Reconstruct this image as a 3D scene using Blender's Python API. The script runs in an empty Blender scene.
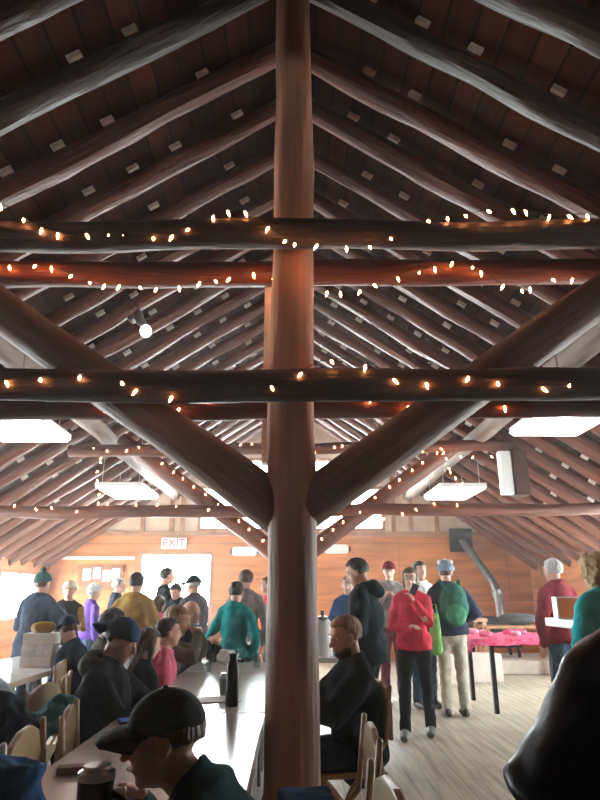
import bpy, bmesh, math, random
from mathutils import Vector, Matrix, Euler, noise
from math import sin, cos, tan, atan, atan2, pi, radians, sqrt
scn = bpy.context.scene
COL = scn.collection
random.seed(7)

# ------------------------------------------------------------------ camera
F, PITCH, VPX, CAMZ = 600.0, radians(18), 292.0, 1.33
cam = bpy.data.cameras.new('camera'); cam.sensor_fit = 'VERTICAL'; cam.sensor_height = 36; cam.lens = 27.0
cam.clip_start = 0.05; cam.clip_end = 200
camo = bpy.data.objects.new('camera', cam); COL.objects.link(camo)
camo.location = (0, 0, CAMZ)
camo.rotation_euler = (pi/2 + PITCH, 0, -atan((300-VPX)/F)*1.0/cos(PITCH))
scn.camera = camo

# ------------------------------------------------------------------ light
scn.view_settings.view_transform = 'Standard'; scn.view_settings.look = 'None'
scn.view_settings.gamma = 1; scn.view_settings.use_curve_mapping = False
scn.view_settings.exposure = 0.0
W = bpy.data.worlds.new('sky'); scn.world = W; W.use_nodes = True
bg = W.node_tree.nodes['Background']; bg.inputs[0].default_value = (1.0, 0.965, 0.92, 1); bg.inputs[1].default_value = 70.0
scn.cycles.max_bounces = 7; scn.cycles.diffuse_bounces = 4; scn.cycles.glossy_bounces = 3
scn.cycles.transparent_max_bounces = 10; scn.cycles.transmission_bounces = 4
scn.cycles.sample_clamp_indirect = 6.0; scn.cycles.caustics_reflective = False; scn.cycles.caustics_refractive = False

HALF, YF, YB, SL = 5.4, 14.0, -3.5, 0.67         # half width, far wall, back wall, roof slope
def roof_z(x): return CAMZ + 0.53 + SL*(HALF - abs(x))   # underside of the rafters

def portal(loc, rot, sx, sy):
    l = bpy.data.lights.new('window_portal', 'AREA'); l.shape = 'RECTANGLE'; l.size = sx; l.size_y = sy
    o = bpy.data.objects.new('window_portal', l); COL.objects.link(o); o.location = loc; o.rotation_euler = rot
    l.cycles.is_portal = True
portal((0, YF+.12, 3.57), (-pi/2, 0, 0), 4.4, 1.8)
portal((-2.58, YF+.12, 1.2), (-pi/2, 0, 0), 1.7, 2.3)
portal((-HALF-.12, 9.45, 1.3), (0, -pi/2, 0), 1.1, 8.4)
portal((HALF+.12, 7.6, 1.3), (0, pi/2, 0), 1.1, 6.2)

# ------------------------------------------------------------------ helpers
def ray(px, py):
    a = (px - VPX)/F; v = (400 - py)/F
    return Vector((a, cos(PITCH) - v*sin(PITCH), sin(PITCH) + v*cos(PITCH)))
def at(px, py, Y):
    r = ray(px, py); t = Y/r.y
    return Vector((r.x*t, Y, CAMZ + r.z*t))
def on_z(px, py, Z):
    r = ray(px, py); t = (Z-CAMZ)/r.z
    return Vector((r.x*t, r.y*t, Z))

MATS = {}
def mat(name, c, rough=.8, var=.25, scale=8, bump=.2, stretch=None, metal=0, c2=None, spec=.3, bscale=None, sheen=0):
    if name in MATS: return MATS[name]
    m = bpy.data.materials.new(name); m.use_nodes = True
    nt = m.node_tree; N = nt.nodes; L = nt.links
    b = N['Principled BSDF']; b.inputs['Roughness'].default_value = rough; b.inputs['Metallic'].default_value = metal
    b.inputs['Specular IOR Level'].default_value = spec
    if sheen: b.inputs['Sheen Weight'].default_value = sheen
    tc = N.new('ShaderNodeTexCoord'); mp = N.new('ShaderNodeMapping'); L.new(tc.outputs['Object'], mp.inputs[0])
    mp.inputs['Scale'].default_value = stretch or (1, 1, 1)
    nz = N.new('ShaderNodeTexNoise'); nz.inputs['Scale'].default_value = scale; nz.inputs['Detail'].default_value = 6
    L.new(mp.outputs[0], nz.inputs['Vector'])
    r = N.new('ShaderNodeValToRGB'); L.new(nz.outputs[0], r.inputs[0])
    d = c2 or tuple(k*(1-var) for k in c)
    r.color_ramp.elements[0].position = .32; r.color_ramp.elements[1].position = .68
    r.color_ramp.elements[0].color = (*d, 1); r.color_ramp.elements[1].color = (*[min(1, k*(1+var*.4)) for k in c], 1)
    L.new(r.outputs[0], b.inputs['Base Color'])
    if bump:
        n2 = N.new('ShaderNodeTexNoise'); n2.inputs['Scale'].default_value = bscale or scale*2; n2.inputs['Detail'].default_value = 8
        L.new(mp.outputs[0], n2.inputs['Vector'])
        bp = N.new('ShaderNodeBump'); bp.inputs['Strength'].default_value = bump; bp.inputs['Distance'].default_value = .03
        L.new(n2.outputs[0], bp.inputs['Height']); L.new(bp.outputs[0], b.inputs['Normal'])
    MATS[name] = m; return m
def emit(name, c, s):
    m = bpy.data.materials.new(name); m.use_nodes = True; b = m.node_tree.nodes['Principled BSDF']
    b.inputs['Base Color'].default_value = (*c, 1); b.inputs['Emission Color'].default_value = (*c, 1)
    b.inputs['Emission Strength'].default_value = s; MATS[name] = m; return m
def cloth(name, c, rough=.9, var=.3, bump=.35): return mat('cloth_'+name, c, rough, var, 14, bump, spec=.12)

def boards(name, c1, c2, w, h, rough=.8, gap=.02, axis='XY', bump=.4, dark=(.01, .006, .004), grain=(1.2, 14, 14), spec=.3):
    """long boards: rows run along the first axis, h high along the second"""
    m = bpy.data.materials.new(name); m.use_nodes = True
    nt = m.node_tree; N = nt.nodes; L = nt.links; b = N['Principled BSDF']; b.inputs['Roughness'].default_value = rough
    b.inputs['Specular IOR Level'].default_value = spec
    tc = N.new('ShaderNodeTexCoord'); sp = N.new('ShaderNodeSeparateXYZ'); cb = N.new('ShaderNodeCombineXYZ')
    L.new(tc.outputs['Object'], sp.inputs[0])
    L.new(sp.outputs[axis[0]], cb.inputs[0]); L.new(sp.outputs[axis[1]], cb.inputs[1])
    br = N.new('ShaderNodeTexBrick'); L.new(cb.outputs[0], br.inputs[0]); br.inputs['Scale'].default_value = 1
    br.inputs['Brick Width'].default_value = w; br.inputs['Row Height'].default_value = h
    br.inputs['Mortar Size'].default_value = gap*h; br.inputs['Mortar Smooth'].default_value = .1; br.inputs['Bias'].default_value = 0
    br.inputs['Color1'].default_value = (*c1, 1); br.inputs['Color2'].default_value = (*c2, 1); br.inputs['Mortar'].default_value = (*dark, 1)
    br.offset = .37; br.offset_frequency = 3
    mp = N.new('ShaderNodeMapping'); mp.inputs['Scale'].default_value = grain; L.new(cb.outputs[0], mp.inputs[0])
    nz = N.new('ShaderNodeTexNoise'); nz.inputs['Scale'].default_value = 1.3; nz.inputs['Detail'].default_value = 7; L.new(mp.outputs[0], nz.inputs[0])
    r = N.new('ShaderNodeValToRGB'); L.new(nz.outputs[0], r.inputs[0])
    r.color_ramp.elements[0].position = .3; r.color_ramp.elements[0].color = (.5, .5, .5, 1); r.color_ramp.elements[1].position = .7
    r.color_ramp.elements[1].color = (1, 1, 1, 1)
    mx = N.new('ShaderNodeMix'); mx.data_type = 'RGBA'; mx.blend_type = 'MULTIPLY'; mx.inputs[0].default_value = 1
    L.new(br.outputs[0], mx.inputs[6]); L.new(r.outputs[0], mx.inputs[7]); L.new(mx.outputs[2], b.inputs['Base Color'])
    bp = N.new('ShaderNodeBump'); bp.inputs['Strength'].default_value = bump; bp.inputs['Distance'].default_value = .01
    L.new(mx.outputs[2], bp.inputs['Height']); L.new(bp.outputs[0], b.inputs['Normal'])
    MATS[name] = m; return m

class MB:
    def __init__(s): s.v = []; s.f = []
    def add(s, vs, fs):
        o = len(s.v); s.v += [Vector(v) for v in vs]; s.f += [tuple(i+o for i in f) for f in fs]; return s
    def box(s, c, d, R=None):
        c = Vector(c); hx, hy, hz = d[0]/2, d[1]/2, d[2]/2
        vs = [Vector((x*hx, y*hy, z*hz)) for z in (-1, 1) for y in (-1, 1) for x in (-1, 1)]
        if R: vs = [R @ v for v in vs]
        return s.add([c+v for v in vs], [(0, 2, 3, 1), (4, 5, 7, 6), (0, 1, 5, 4), (2, 6, 7, 3), (0, 4, 6, 2), (1, 3, 7, 5)])
    def loft(s, pts, rad, n=12, xdir=(1, 0, 0), cap=True, cd=1.0):
        """pts centres, rad a radius or (rx, ry) each; xdir is the direction of rx"""
        pts = [Vector(p) for p in pts]; X0 = Vector(xdir); rings = []
        if cap:
            def dome(p, q, r):
                a, b = (r if isinstance(r, tuple) else (r, r)); d = (p-q).normalized(); m = min(a, b)*cd
                return [(p + d*m*sin(t), (a*cos(t), b*cos(t))) for t in (radians(75), radians(50), radians(25))]
            A = dome(pts[0], pts[1], rad[0]); Z = dome(pts[-1], pts[-2], rad[-1])
            seq = A + [(p, r) for p, r in zip(pts, rad)] + Z[::-1]
        else: seq = list(zip(pts, rad))
        nn = len(seq)
        for i, (p, r) in enumerate(seq):
            a, b = (r if isinstance(r, tuple) else (r, r))
            t = (seq[min(i+1, nn-1)][0] - seq[max(i-1, 0)][0]).normalized()
            x = X0 - t*X0.dot(t)
            if x.length < .15: x = Vector((0, 1, 0)) - t*t.y
            x.normalize(); y = t.cross(x)
            rings.append([p + x*a*cos(k*2*pi/n) + y*b*sin(k*2*pi/n) for k in range(n)])
        vs = [v for r in rings for v in r]; fs = []
        for i in range(nn-1):
            for k in range(n): fs.append((i*n+k, i*n+(k+1) % n, (i+1)*n+(k+1) % n, (i+1)*n+k))
        fs.append(tuple(range(n))[::-1]); fs.append(tuple(range((nn-1)*n, nn*n)))
        return s.add(vs, fs)
    def cyl(s, p, q, r, r2=None, n=12): return s.loft([p, q], [r, r if r2 is None else r2], n, cap=False)
    def ell(s, c, r, R=None, u=16, w=10, fn=None):
        c = Vector(c); vs = []; fs = []
        def P(th, ph):
            d = Vector((cos(ph)*cos(th), cos(ph)*sin(th), sin(ph))); k = fn(d) if fn else 1
            v = Vector((d.x*r[0], d.y*r[1], d.z*r[2]))*k
            return c + (R @ v if R else v)
        vs.append(P(0, -pi/2))
        for j in range(1, w):
            for i in range(u): vs.append(P(i*2*pi/u, -pi/2 + j*pi/w))
        vs.append(P(0, pi/2)); last = len(vs)-1
        for i in range(u): fs.append((0, 1+(i+1) % u, 1+i)); fs.append((last, last-u+i, last-u+(i+1) % u))
        for j in range(w-2):
            for i in range(u):
                a = 1+j*u+i; b = 1+j*u+(i+1) % u; fs.append((a, b, b+u, a+u))
        return s.add(vs, fs)
    def lathe(s, c, prof, n=20):
        c = Vector(c); vs = []; fs = []
        for (r, z) in prof:
            for k in range(n): vs.append(c + Vector((r*cos(k*2*pi/n), r*sin(k*2*pi/n), z)))
        for i in range(len(prof)-1):
            for k in range(n): fs.append((i*n+k, i*n+(k+1) % n, (i+1)*n+(k+1) % n, (i+1)*n+k))
        fs.append(tuple(range(n))[::-1]); fs.append(tuple(range((len(prof)-1)*n, len(prof)*n)))
        return s.add(vs, fs)
    def prism(s, poly, ax, a, b):
        """polygon of 2-D points pushed along axis ax (0,1,2) from a to b"""
        def P(p, t):
            q = list(p); q.insert(ax, t); return Vector(q)
        n = len(poly); vs = [P(p, a) for p in poly] + [P(p, b) for p in poly]
        return s.add(vs, [tuple(range(n)), tuple(range(n, 2*n))[::-1]] + [(i, i+n, (i+1) % n+n, (i+1) % n) for i in range(n)])
    def build(s, name, m, parent=None, vox=None, sm=4, disp=0, dscale=6, smooth=True, bev=0, loc=None, M=None):
        me = bpy.data.meshes.new(name); me.from_pydata([tuple(v) for v in s.v], [], s.f)
        bm = bmesh.new(); bm.from_mesh(me); bmesh.ops.recalc_face_normals(bm, faces=bm.faces)
        if bev: bmesh.ops.bevel(bm, geom=[e for e in bm.edges if len(e.link_faces) == 2 and e.calc_face_angle(0) > .6], offset=bev, segments=2, affect='EDGES', profile=.6)
        bm.to_mesh(me); bm.free()
        if vox:
            t = bpy.data.objects.new('t', me); COL.objects.link(t)
            r = t.modifiers.new('r', 'REMESH'); r.mode = 'VOXEL'; r.voxel_size = vox
            if sm: q = t.modifiers.new('s', 'SMOOTH'); q.iterations = sm; q.factor = .5
            dg = bpy.context.evaluated_depsgraph_get(); dg.update()
            m2 = bpy.data.meshes.new_from_object(t.evaluated_get(dg)); bpy.data.objects.remove(t); bpy.data.meshes.remove(me)
            me = m2; me.name = name
        if disp:
            sd = Vector((random.random()*50, random.random()*50, 0)); ns = [v.normal.copy() for v in me.vertices]
            for v, nn in zip(me.vertices, ns):
                p = v.co; k = noise.noise(Vector((p.x*dscale, p.y*dscale, p.z*dscale*1.6)) + sd) + .5*noise.noise(p*dscale*2.7 + sd)
                v.co = p + nn*(disp*k)
        if smooth:
            me.polygons.foreach_set('use_smooth', [True]*len(me.polygons))
        me.materials.clear(); me.materials.append(m)
        o = bpy.data.objects.new(name, me); COL.objects.link(o)
        if parent: o.parent = parent
        if loc is not None: o.location = loc
        if M is not None: o.matrix_local = M
        if smooth and not vox:
            try: me.set_sharp_from_angle(angle=radians(40))
            except Exception: pass
        return o

def empty(name, label, cat, loc=(0, 0, 0), rz=0, group=None):
    o = bpy.data.objects.new(name, None); COL.objects.link(o); o.location = loc; o.rotation_euler = (0, 0, rz); o.empty_display_size = .1
    return tag(o, label, cat, group)
def tag(o, label, cat, group=None):
    o['label'] = label; o['category'] = cat; o['kind'] = 'thing'
    if group: o['group'] = group
    return o
def struct(o, label=None):
    o['kind'] = 'structure'
    if label: o['label'] = label
    return o
def copy_tree(o, parent=None, **kw):
    c = o.copy(); COL.objects.link(c); c.parent = parent
    for ch in list(o.children):
        d = copy_tree(ch, c)
    for k, v in kw.items(): c[k] = v
    return c
def place(o, loc, rz=0, label=None, group=None):
    o.location = loc; o.rotation_euler = (0, 0, rz)
    if label: o['label'] = label
    if group: o['group'] = group
    return o

# ------------------------------------------------------------------ materials
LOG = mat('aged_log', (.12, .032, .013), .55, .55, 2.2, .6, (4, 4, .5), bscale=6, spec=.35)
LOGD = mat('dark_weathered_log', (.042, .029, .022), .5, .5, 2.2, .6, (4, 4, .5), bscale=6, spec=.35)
LOGP = mat('peeled_log', (.46, .23, .145), .6, .45, 2.0, .4, (4, 4, .35), bscale=5, c2=(.2, .10, .065))
LOGG = mat('greyed_purlin_log', (.2, .15, .12), .75, .4, 2.2, .5, (4, 4, .5), bscale=6)
PALEW = mat('pale_shim_wood', (.75, .66, .56), .7, .2, 12, .2)
PLY = boards('orange_plywood', (.60, .20, .055), (.52, .17, .045), 2.44, 1.22, .6, .006, 'XZ', .1, (.25, .1, .04), (.6, 5, 5))
PLYS = boards('orange_plywood_side', (.60, .20, .055), (.52, .17, .045), 2.44, 1.22, .6, .006, 'YZ', .1, (.25, .1, .04), (.6, 5, 5))
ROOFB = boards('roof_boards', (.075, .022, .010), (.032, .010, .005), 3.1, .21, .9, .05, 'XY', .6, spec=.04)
FLOORB = boards('floor_boards', (.52, .45, .34), (.45, .385, .29), 2.6, .13, .42, .02, 'YX', .3, (.12, .1, .08))
GREYP = mat('grey_insulation_panel', (.55, .50, .46), .8, .12, 3, .1)
TRIMW = mat('brown_trim_wood', (.30, .14, .07), .7, .35, 5, .2)
WHITE = mat('white_plastic', (.82, .82, .80), .35, .05, 5, 0, spec=.5)
CREAM = mat('pale_tabletop', (.74, .73, .69), .18, .06, 4, .02, spec=.6)
TAN = mat('tan_chair_plastic', (.52, .38, .21), .4, .12, 6, .05, spec=.5)
BLACKP = mat('black_plastic', (.012, .012, .013), .3, .1, 8, 0, spec=.5)
BLACKM = mat('black_iron', (.02, .02, .02), .45, .3, 12, .1, metal=.6)
STEEL = mat('steel', (.55, .55, .56), .3, .1, 10, 0, metal=1)
PIPE = mat('stove_pipe_metal', (.17, .16, .155), .42, .3, 6, .1, metal=.7)
GREYM = mat('grey_table_leg_metal', (.25, .25, .26), .4, .1, 8, 0, metal=.7)
def glass_mat(name, tint=(.9, .97, 1)):
    m = bpy.data.materials.new(name); m.use_nodes = True; nt = m.node_tree; N = nt.nodes; L = nt.links
    N.remove(N['Principled BSDF']); t = N.new('ShaderNodeBsdfTransparent'); t.inputs[0].default_value = (*tint, 1)
    g = N.new('ShaderNodeBsdfGlossy'); g.inputs['Roughness'].default_value = .05
    mx = N.new('ShaderNodeMixShader'); lw = N.new('ShaderNodeLayerWeight'); pw = N.new('ShaderNodeMath'); pw.operation = 'POWER'; pw.inputs[1].default_value = 5
    ml = N.new('ShaderNodeMath'); ml.operation = 'MULTIPLY_ADD'; ml.inputs[1].default_value = .5; ml.inputs[2].default_value = .03
    L.new(lw.outputs['Facing'], pw.inputs[0]); L.new(pw.outputs[0], ml.inputs[0]); L.new(ml.outputs[0], mx.inputs[0]); L.new(t.outputs[0], mx.inputs[1]); L.new(g.outputs[0], mx.inputs[2])
    L.new(mx.outputs[0], N['Material Output'].inputs[0]); return m
GLASS = glass_mat('window_glass')

# ------------------------------------------------------------------ shell
struct(MB().box((0, (YF+YB)/2, -.05), (2*HALF+.3, YF-YB+.3, .1)).build('floor', FLOORB, smooth=False))
th = atan(SL); Ls = (HALF+.22)/cos(th)
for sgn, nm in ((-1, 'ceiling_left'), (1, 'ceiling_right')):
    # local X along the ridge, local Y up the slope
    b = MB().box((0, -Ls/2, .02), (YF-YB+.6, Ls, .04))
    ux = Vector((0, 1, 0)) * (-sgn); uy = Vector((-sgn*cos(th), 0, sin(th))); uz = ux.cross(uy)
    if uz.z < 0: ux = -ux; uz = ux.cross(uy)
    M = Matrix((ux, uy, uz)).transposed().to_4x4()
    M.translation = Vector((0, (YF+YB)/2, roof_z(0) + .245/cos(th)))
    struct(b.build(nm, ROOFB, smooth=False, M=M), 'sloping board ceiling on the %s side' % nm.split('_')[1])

def wall_rects(name, m, ax, pos, thick, u0, u1, v0, v1, holes):
    """wall in plane, ax=0 wall at x=pos (u=y) or ax=1 wall at y=pos (u=x); holes (u0,u1,v0,v1) sharing vertical bands"""
    b = MB(); us = sorted({u0, u1, *[h[0] for h in holes], *[h[1] for h in holes]})
    def bx(a, c, d, e):
        if c-a < 1e-4 or e-d < 1e-4: return
        cu, cv = (a+c)/2, (d+e)/2
        b.box((pos, cu, cv) if ax == 0 else (cu, pos, cv), (thick, c-a, e-d) if ax == 0 else (c-a, thick, e-d))
    for a, c in zip(us, us[1:]):
        hs = sorted([h for h in holes if h[0] <= a+1e-6 and h[1] >= c-1e-6], key=lambda h: h[2]); z = v0
        for h in hs: bx(a, c, z, h[2]); z = h[3]
        bx(a, c, z, v1)
    return struct(b.build(name, m, smooth=False))
ZE = roof_z(HALF)+.12
wl = [(5.38+i*2.08, 5.38+i*2.08+1.9, .82, 1.8) for i in range(4)]
wall_rects('wall_left', PLYS, 0, -HALF-.05, .1, YB, YF, 0, ZE, wl)
wr = [(4.7+i*2.0, 4.7+i*2.0+1.8, .85, 1.78) for i in range(3)]
wall_rects('wall_right', PLYS, 0, HALF+.05, .1, YB, YF, 0, ZE, wr)
DOOR = (-3.42, -1.75, 0.02, 2.26)
wall_rects('wall_far', PLY, 1, YF+.05, .1, -HALF-.1, HALF+.1, 0, 2.62, [DOOR])
# gable above the plywood, with three windows
gw = [(-2.15, -1.33, 2.72, 3.75), (-1.25, 1.25, 2.72, 4.42), (1.33, 2.15, 2.72, 3.75)]
g = MB()
def gz(x): return roof_z(x)+.3
xs = [-HALF-.1, -3.8, -2.15, -1.33, -1.25, 0, 1.25, 1.33, 2.15, 3.8, HALF+.1]
for a, c in zip(xs, xs[1:]):
    h = [w for w in gw if w[0] <= a+1e-6 and w[1] >= c-1e-6]
    lo = 2.62
    if h: g.prism([(a, 2.62), (c, 2.62), (c, 2.72), (a, 2.72)], 1, YF, YF+.1); lo = h[0][3]
    if gz(a) < lo+.02 and gz(c) < lo+.02: continue
    g.prism([(a, lo), (c, lo), (c, max(gz(c), lo+.01)), (a, max(gz(a), lo+.01))], 1, YF, YF+.1)
struct(g.build('wall_gable', mat('pale_gable_board', (.52, .36, .26), .8, .2, 3, .1), smooth=False))
struct(MB().box((0, YB-.05, 2.9), (2*HALF+.3, .1, 5.8)).build('wall_back', mat('dark_wall_boards', (.06, .035, .022), .8, .3, 4, .2), smooth=False))
def window(n, ax, pos, h, inward, mull=2):
    fr = MB(); u0, u1, v0, v1 = h; t = .07
    def bx(b, a, c, d, e, th=.14, off=0):
        cu, cv = (a+c)/2, (d+e)/2
        b.box((pos+off, cu, cv) if ax == 0 else (cu, pos+off, cv), (th, c-a, e-d) if ax == 0 else (c-a, th, e-d))
    bx(fr, u0, u1, v0, v0+t); bx(fr, u0, u1, v1-t, v1); bx(fr, u0, u0+t, v0+t, v1-t); bx(fr, u1-t, u1, v0+t, v1-t)
    for k in range(1, mull):
        c = u0+(u1-u0)*k/mull; bx(fr, c-.02, c+.02, v0+t, v1-t, .08)
    w = struct(fr.build('window_%d' % n, TRIMW, smooth=False))
    gl = MB(); bx(gl, u0+t, u1-t, v0+t, v1-t, .006); gl.build('window_pane', GLASS, w, smooth=False)
    return w
n = 1
for h in wl: window(n, 0, -HALF-.05, h, 1); n += 1
for h in wr: window(n, 0, HALF+.05, h, -1); n += 1
for h in gw: window(n, 1, YF+.05, h, -1, 3 if h[1]-h[0] > 1.2 else 1); n += 1
d = window(1, 1, YF+.05, DOOR, -1, 2); d.name = 'door_1'
MB().box((-2.66, YF-.03, 1.0), (.03, .04, .2)).build('door_handle', STEEL, d)
t1 = struct(MB().box((0, YF-.02, 2.66), (2*HALF-.1, .04, .1)).build('trim_1', TRIMW, smooth=False), 'horizontal trim board across the far wall')
struct(MB().box((-4.45, YF-.02, 2.12), (1.85, .05, .06)).build('trim_2', PALEW, smooth=False), 'pale ledge on the far wall by the left corner')
for i, x in enumerate((-3.4, -2.75, -2.5, 2.35, 2.75, 3.35)):
    struct(MB().box((x, YF-.03, (2.71+roof_z(x)+.1)/2), (.09, .06, roof_z(x)+.1-2.71)).build('trim_%d' % (3+i), TRIMW, smooth=False))
for sg, nm in ((-1, 'left'), (1, 'right')):
    struct(MB().box((sg*(HALF-.02), (YF+YB)/2, .07), (.03, YF-YB, .14)).build('baseboard_'+nm, TRIMW, smooth=False))

hz = bpy.data.materials.new('bloom_scatter'); hz.use_nodes = True; hn = hz.node_tree.nodes; hn.remove(hn['Principled BSDF'])  # scatter volume added to imitate lens bloom and glow around the bright windows
vs_ = hn.new('ShaderNodeVolumeScatter'); vs_.inputs['Density'].default_value = .0040; vs_.inputs['Color'].default_value = (1, .93, .88, 1); vs_.inputs['Anisotropy'].default_value = .55
hz.node_tree.links.new(vs_.outputs[0], hn['Material Output'].inputs['Volume'])
hb = MB(); hb.prism([(-HALF, .02), (HALF, .02), (HALF, roof_z(HALF)), (0, roof_z(0)+.2), (-HALF, roof_z(HALF))], 1, -1.0, YF-.05)
o = hb.build('bloom_haze', hz, smooth=False); o['kind'] = 'stuff'; o['label'] = 'thin added haze filling the hall, standing in for window bloom'; o['category'] = 'haze'
# ------------------------------------------------------------------ log frame
def log(name, p, q, r0, r1, m, label, cat, group=None, wob=.012, lump=.08, n=14, seg=None, bend=0, crack=None):
    p, q = Vector(p), Vector(q); L_ = (q-p).length; seg = seg or max(6, int(L_/.16)); b = MB()
    sd = random.random()*90; pts = []; vs = []; fs = []
    for i in range(seg+1):
        t = i/seg; z = t*L_
        c = Vector((wob*2*noise.noise(Vector((z*.9, sd, 0))) + bend*sin(pi*t), wob*2*noise.noise(Vector((z*.9, sd, 9))), z))
        r = r0+(r1-r0)*t
        for k in range(n):
            a = 2*pi*k/n; rr = r*(1 + lump*1.6*noise.noise(Vector((cos(a)*1.1, sin(a)*1.1, z*1.6+sd))) + lump*.5*noise.noise(Vector((cos(a)*3, sin(a)*3, z*7+sd))))
            if crack is not None:
                for ca, w_, z0_, z1_ in crack:
                    dd_ = abs((a-ca-.12*noise.noise(Vector((z*1.3, ca, 3)))+pi) % (2*pi)-pi)
                    if dd_ < w_ and z0_ < z < z1_: rr -= .03*(1-dd_/w_)
            vs.append(c + Vector((cos(a)*rr, sin(a)*rr, 0)))
    for i in range(seg):
        for k in range(n): fs.append((i*n+k, i*n+(k+1) % n, (i+1)*n+(k+1) % n, (i+1)*n+k))
    fs.append(tuple(range(n))[::-1]); fs.append(tuple(range(seg*n, seg*n+n))); b.add(vs, fs)
    M = (q-p).to_track_quat('Z', 'Y').to_matrix().to_4x4(); M.translation = p
    o = b.build(name, m, M=M)
    return tag(o, label, cat, group) if label else o

Y1, Y2 = 3.2, 8.6
log('support_post', (0, Y1, 0), (0, Y1, roof_z(0)+.02), .135, .118, LOGP, 'thick peeled log post standing in the middle of the hall, nearest the viewer', 'post', n=110, lump=.05, crack=[(-1.15, .06, .1, 3.2), (-1.9, .05, 1.9, 4.6), (-2.4, .05, .2, 1.6)])
log('support_post', (0, Y2, 0), (0, Y2, roof_z(0)+.02), .135, .12, LOGP, 'second log post of the hall, hidden behind the thick near post', 'post', n=20)
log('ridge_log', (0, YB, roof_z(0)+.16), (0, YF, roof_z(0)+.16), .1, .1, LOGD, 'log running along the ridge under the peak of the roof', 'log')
ties = [
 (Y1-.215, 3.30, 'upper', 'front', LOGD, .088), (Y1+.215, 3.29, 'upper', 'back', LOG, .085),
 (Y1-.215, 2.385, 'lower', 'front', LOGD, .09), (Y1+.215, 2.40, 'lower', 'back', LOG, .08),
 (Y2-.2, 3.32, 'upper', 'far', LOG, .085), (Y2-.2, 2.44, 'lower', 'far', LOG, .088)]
TL = {('upper', 'front'): 'dark upper cross log on the near face of the near post, wound with string lights',
      ('upper', 'back'): 'reddish upper cross log just behind the near post, wound with string lights',
      ('lower', 'front'): 'dark weathered lower cross log nailed across the front of the near post',
      ('lower', 'back'): 'reddish lower cross log showing just beneath the dark front one',
      ('upper', 'far'): 'thin upper cross log of the second roof frame, above the far ceiling lights',
      ('lower', 'far'): 'lowest cross log of the second roof frame, spanning the far end of the hall'}
for (y, z, u, f, m, r) in ties:
    ex = HALF - (z-.02-CAMZ-.53)/SL - .08
    tl = .05 if u == 'upper' else .035
    log('cross_log', (-ex, y, z-tl), (ex, y, z+tl), r, r*.95, m, TL[(u, f)], 'log beam', n=18, wob=.016)
for sg, side in ((-1, 'left'), (1, 'right')):
    log('purlin_log', (sg*2.72, YB, CAMZ+2.20), (sg*2.72, YF, CAMZ+2.20), .115, .115, LOGG, 'greyish log running the length of the hall under the %s rafters' % side, 'log beam', n=18)
    log('brace_log', (sg*.03, Y1+.03, 1.74), (sg*2.5, Y1+.03, CAMZ+2.17), .128, .118, mat('brown_grey_brace', (.16, .095, .062), .6, .45, 2.2, .5, (4, 4, .5), bscale=6),
        'thick diagonal brace log rising %s from the near post' % side, 'brace', n=22, lump=.06)
    log('brace_log', (sg*.1, Y2, 1.80), (sg*2.5, Y2, CAMZ+2.17), .125, .115, LOG,
        'slimmer-looking diagonal brace of the second roof frame, rising %s' % side, 'brace', n=16)
tag(MB().box((-.15, Y1+.34, 2.75), (.06, .09, 1.35)).build('upright_plank', PALEW, smooth=False), 'narrow pale board upright just behind the near post', 'board')

# rafters with shims
ys = [1.45+.585*i for i in range(22)]
ORD = 'first second third fourth fifth sixth seventh eighth ninth tenth eleventh twelfth thirteenth fourteenth fifteenth sixteenth seventeenth eighteenth nineteenth twentieth twenty-first twenty-second'.split()
shim_me = None
for sg, side in ((-1, 'left'), (1, 'right')):
    for i, y in enumerate(ys):
        rr = random.uniform(.088, .102); off = .1/cos(th)
        x1 = HALF+.1
        yy = y + random.uniform(-.04, .04)
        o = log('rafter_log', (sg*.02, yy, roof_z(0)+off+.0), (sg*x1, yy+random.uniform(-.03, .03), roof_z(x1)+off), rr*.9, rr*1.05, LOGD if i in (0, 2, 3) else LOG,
                '%s log rafter counted from the viewer on the %s roof slope' % (ORD[i], side), 'rafter', 'log rafters on the %s slope' % side, wob=.014, lump=.16, n=12, seg=44)
        o['group'] = 'log rafters on the %s slope' % side
        if i < 1: continue
        L_ = (Vector((x1, 0, roof_z(x1))) - Vector((0, 0, roof_z(0)))).length
        k = .5 + random.random()*.3
        while k < L_-1.0:
            # rafter local z runs down the slope; find local directions
            Mi = o.matrix_basis.to_3x3().inverted(); nrm = Mi @ Vector((sg*sin(th), 0, cos(th))); near = Mi @ Vector((0, -1, 0))
            c = Vector((0, 0, k)) + nrm*.085 + near*.088
            if shim_me is None:
                s_ = MB().box((0, 0, 0), (.03, .045, .10)).build('shim_block', PALEW, o, smooth=False); shim_me = s_.data
            else:
                s_ = bpy.data.objects.new('shim_block', shim_me); COL.objects.link(s_); s_.parent = o
            Mr = Matrix((near, nrm, Vector((0, 0, 1)))).transposed().to_4x4(); Mr.translation = c; s_.matrix_local = Mr
            k += random.choice((.42, .42, .63, .84))

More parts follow.
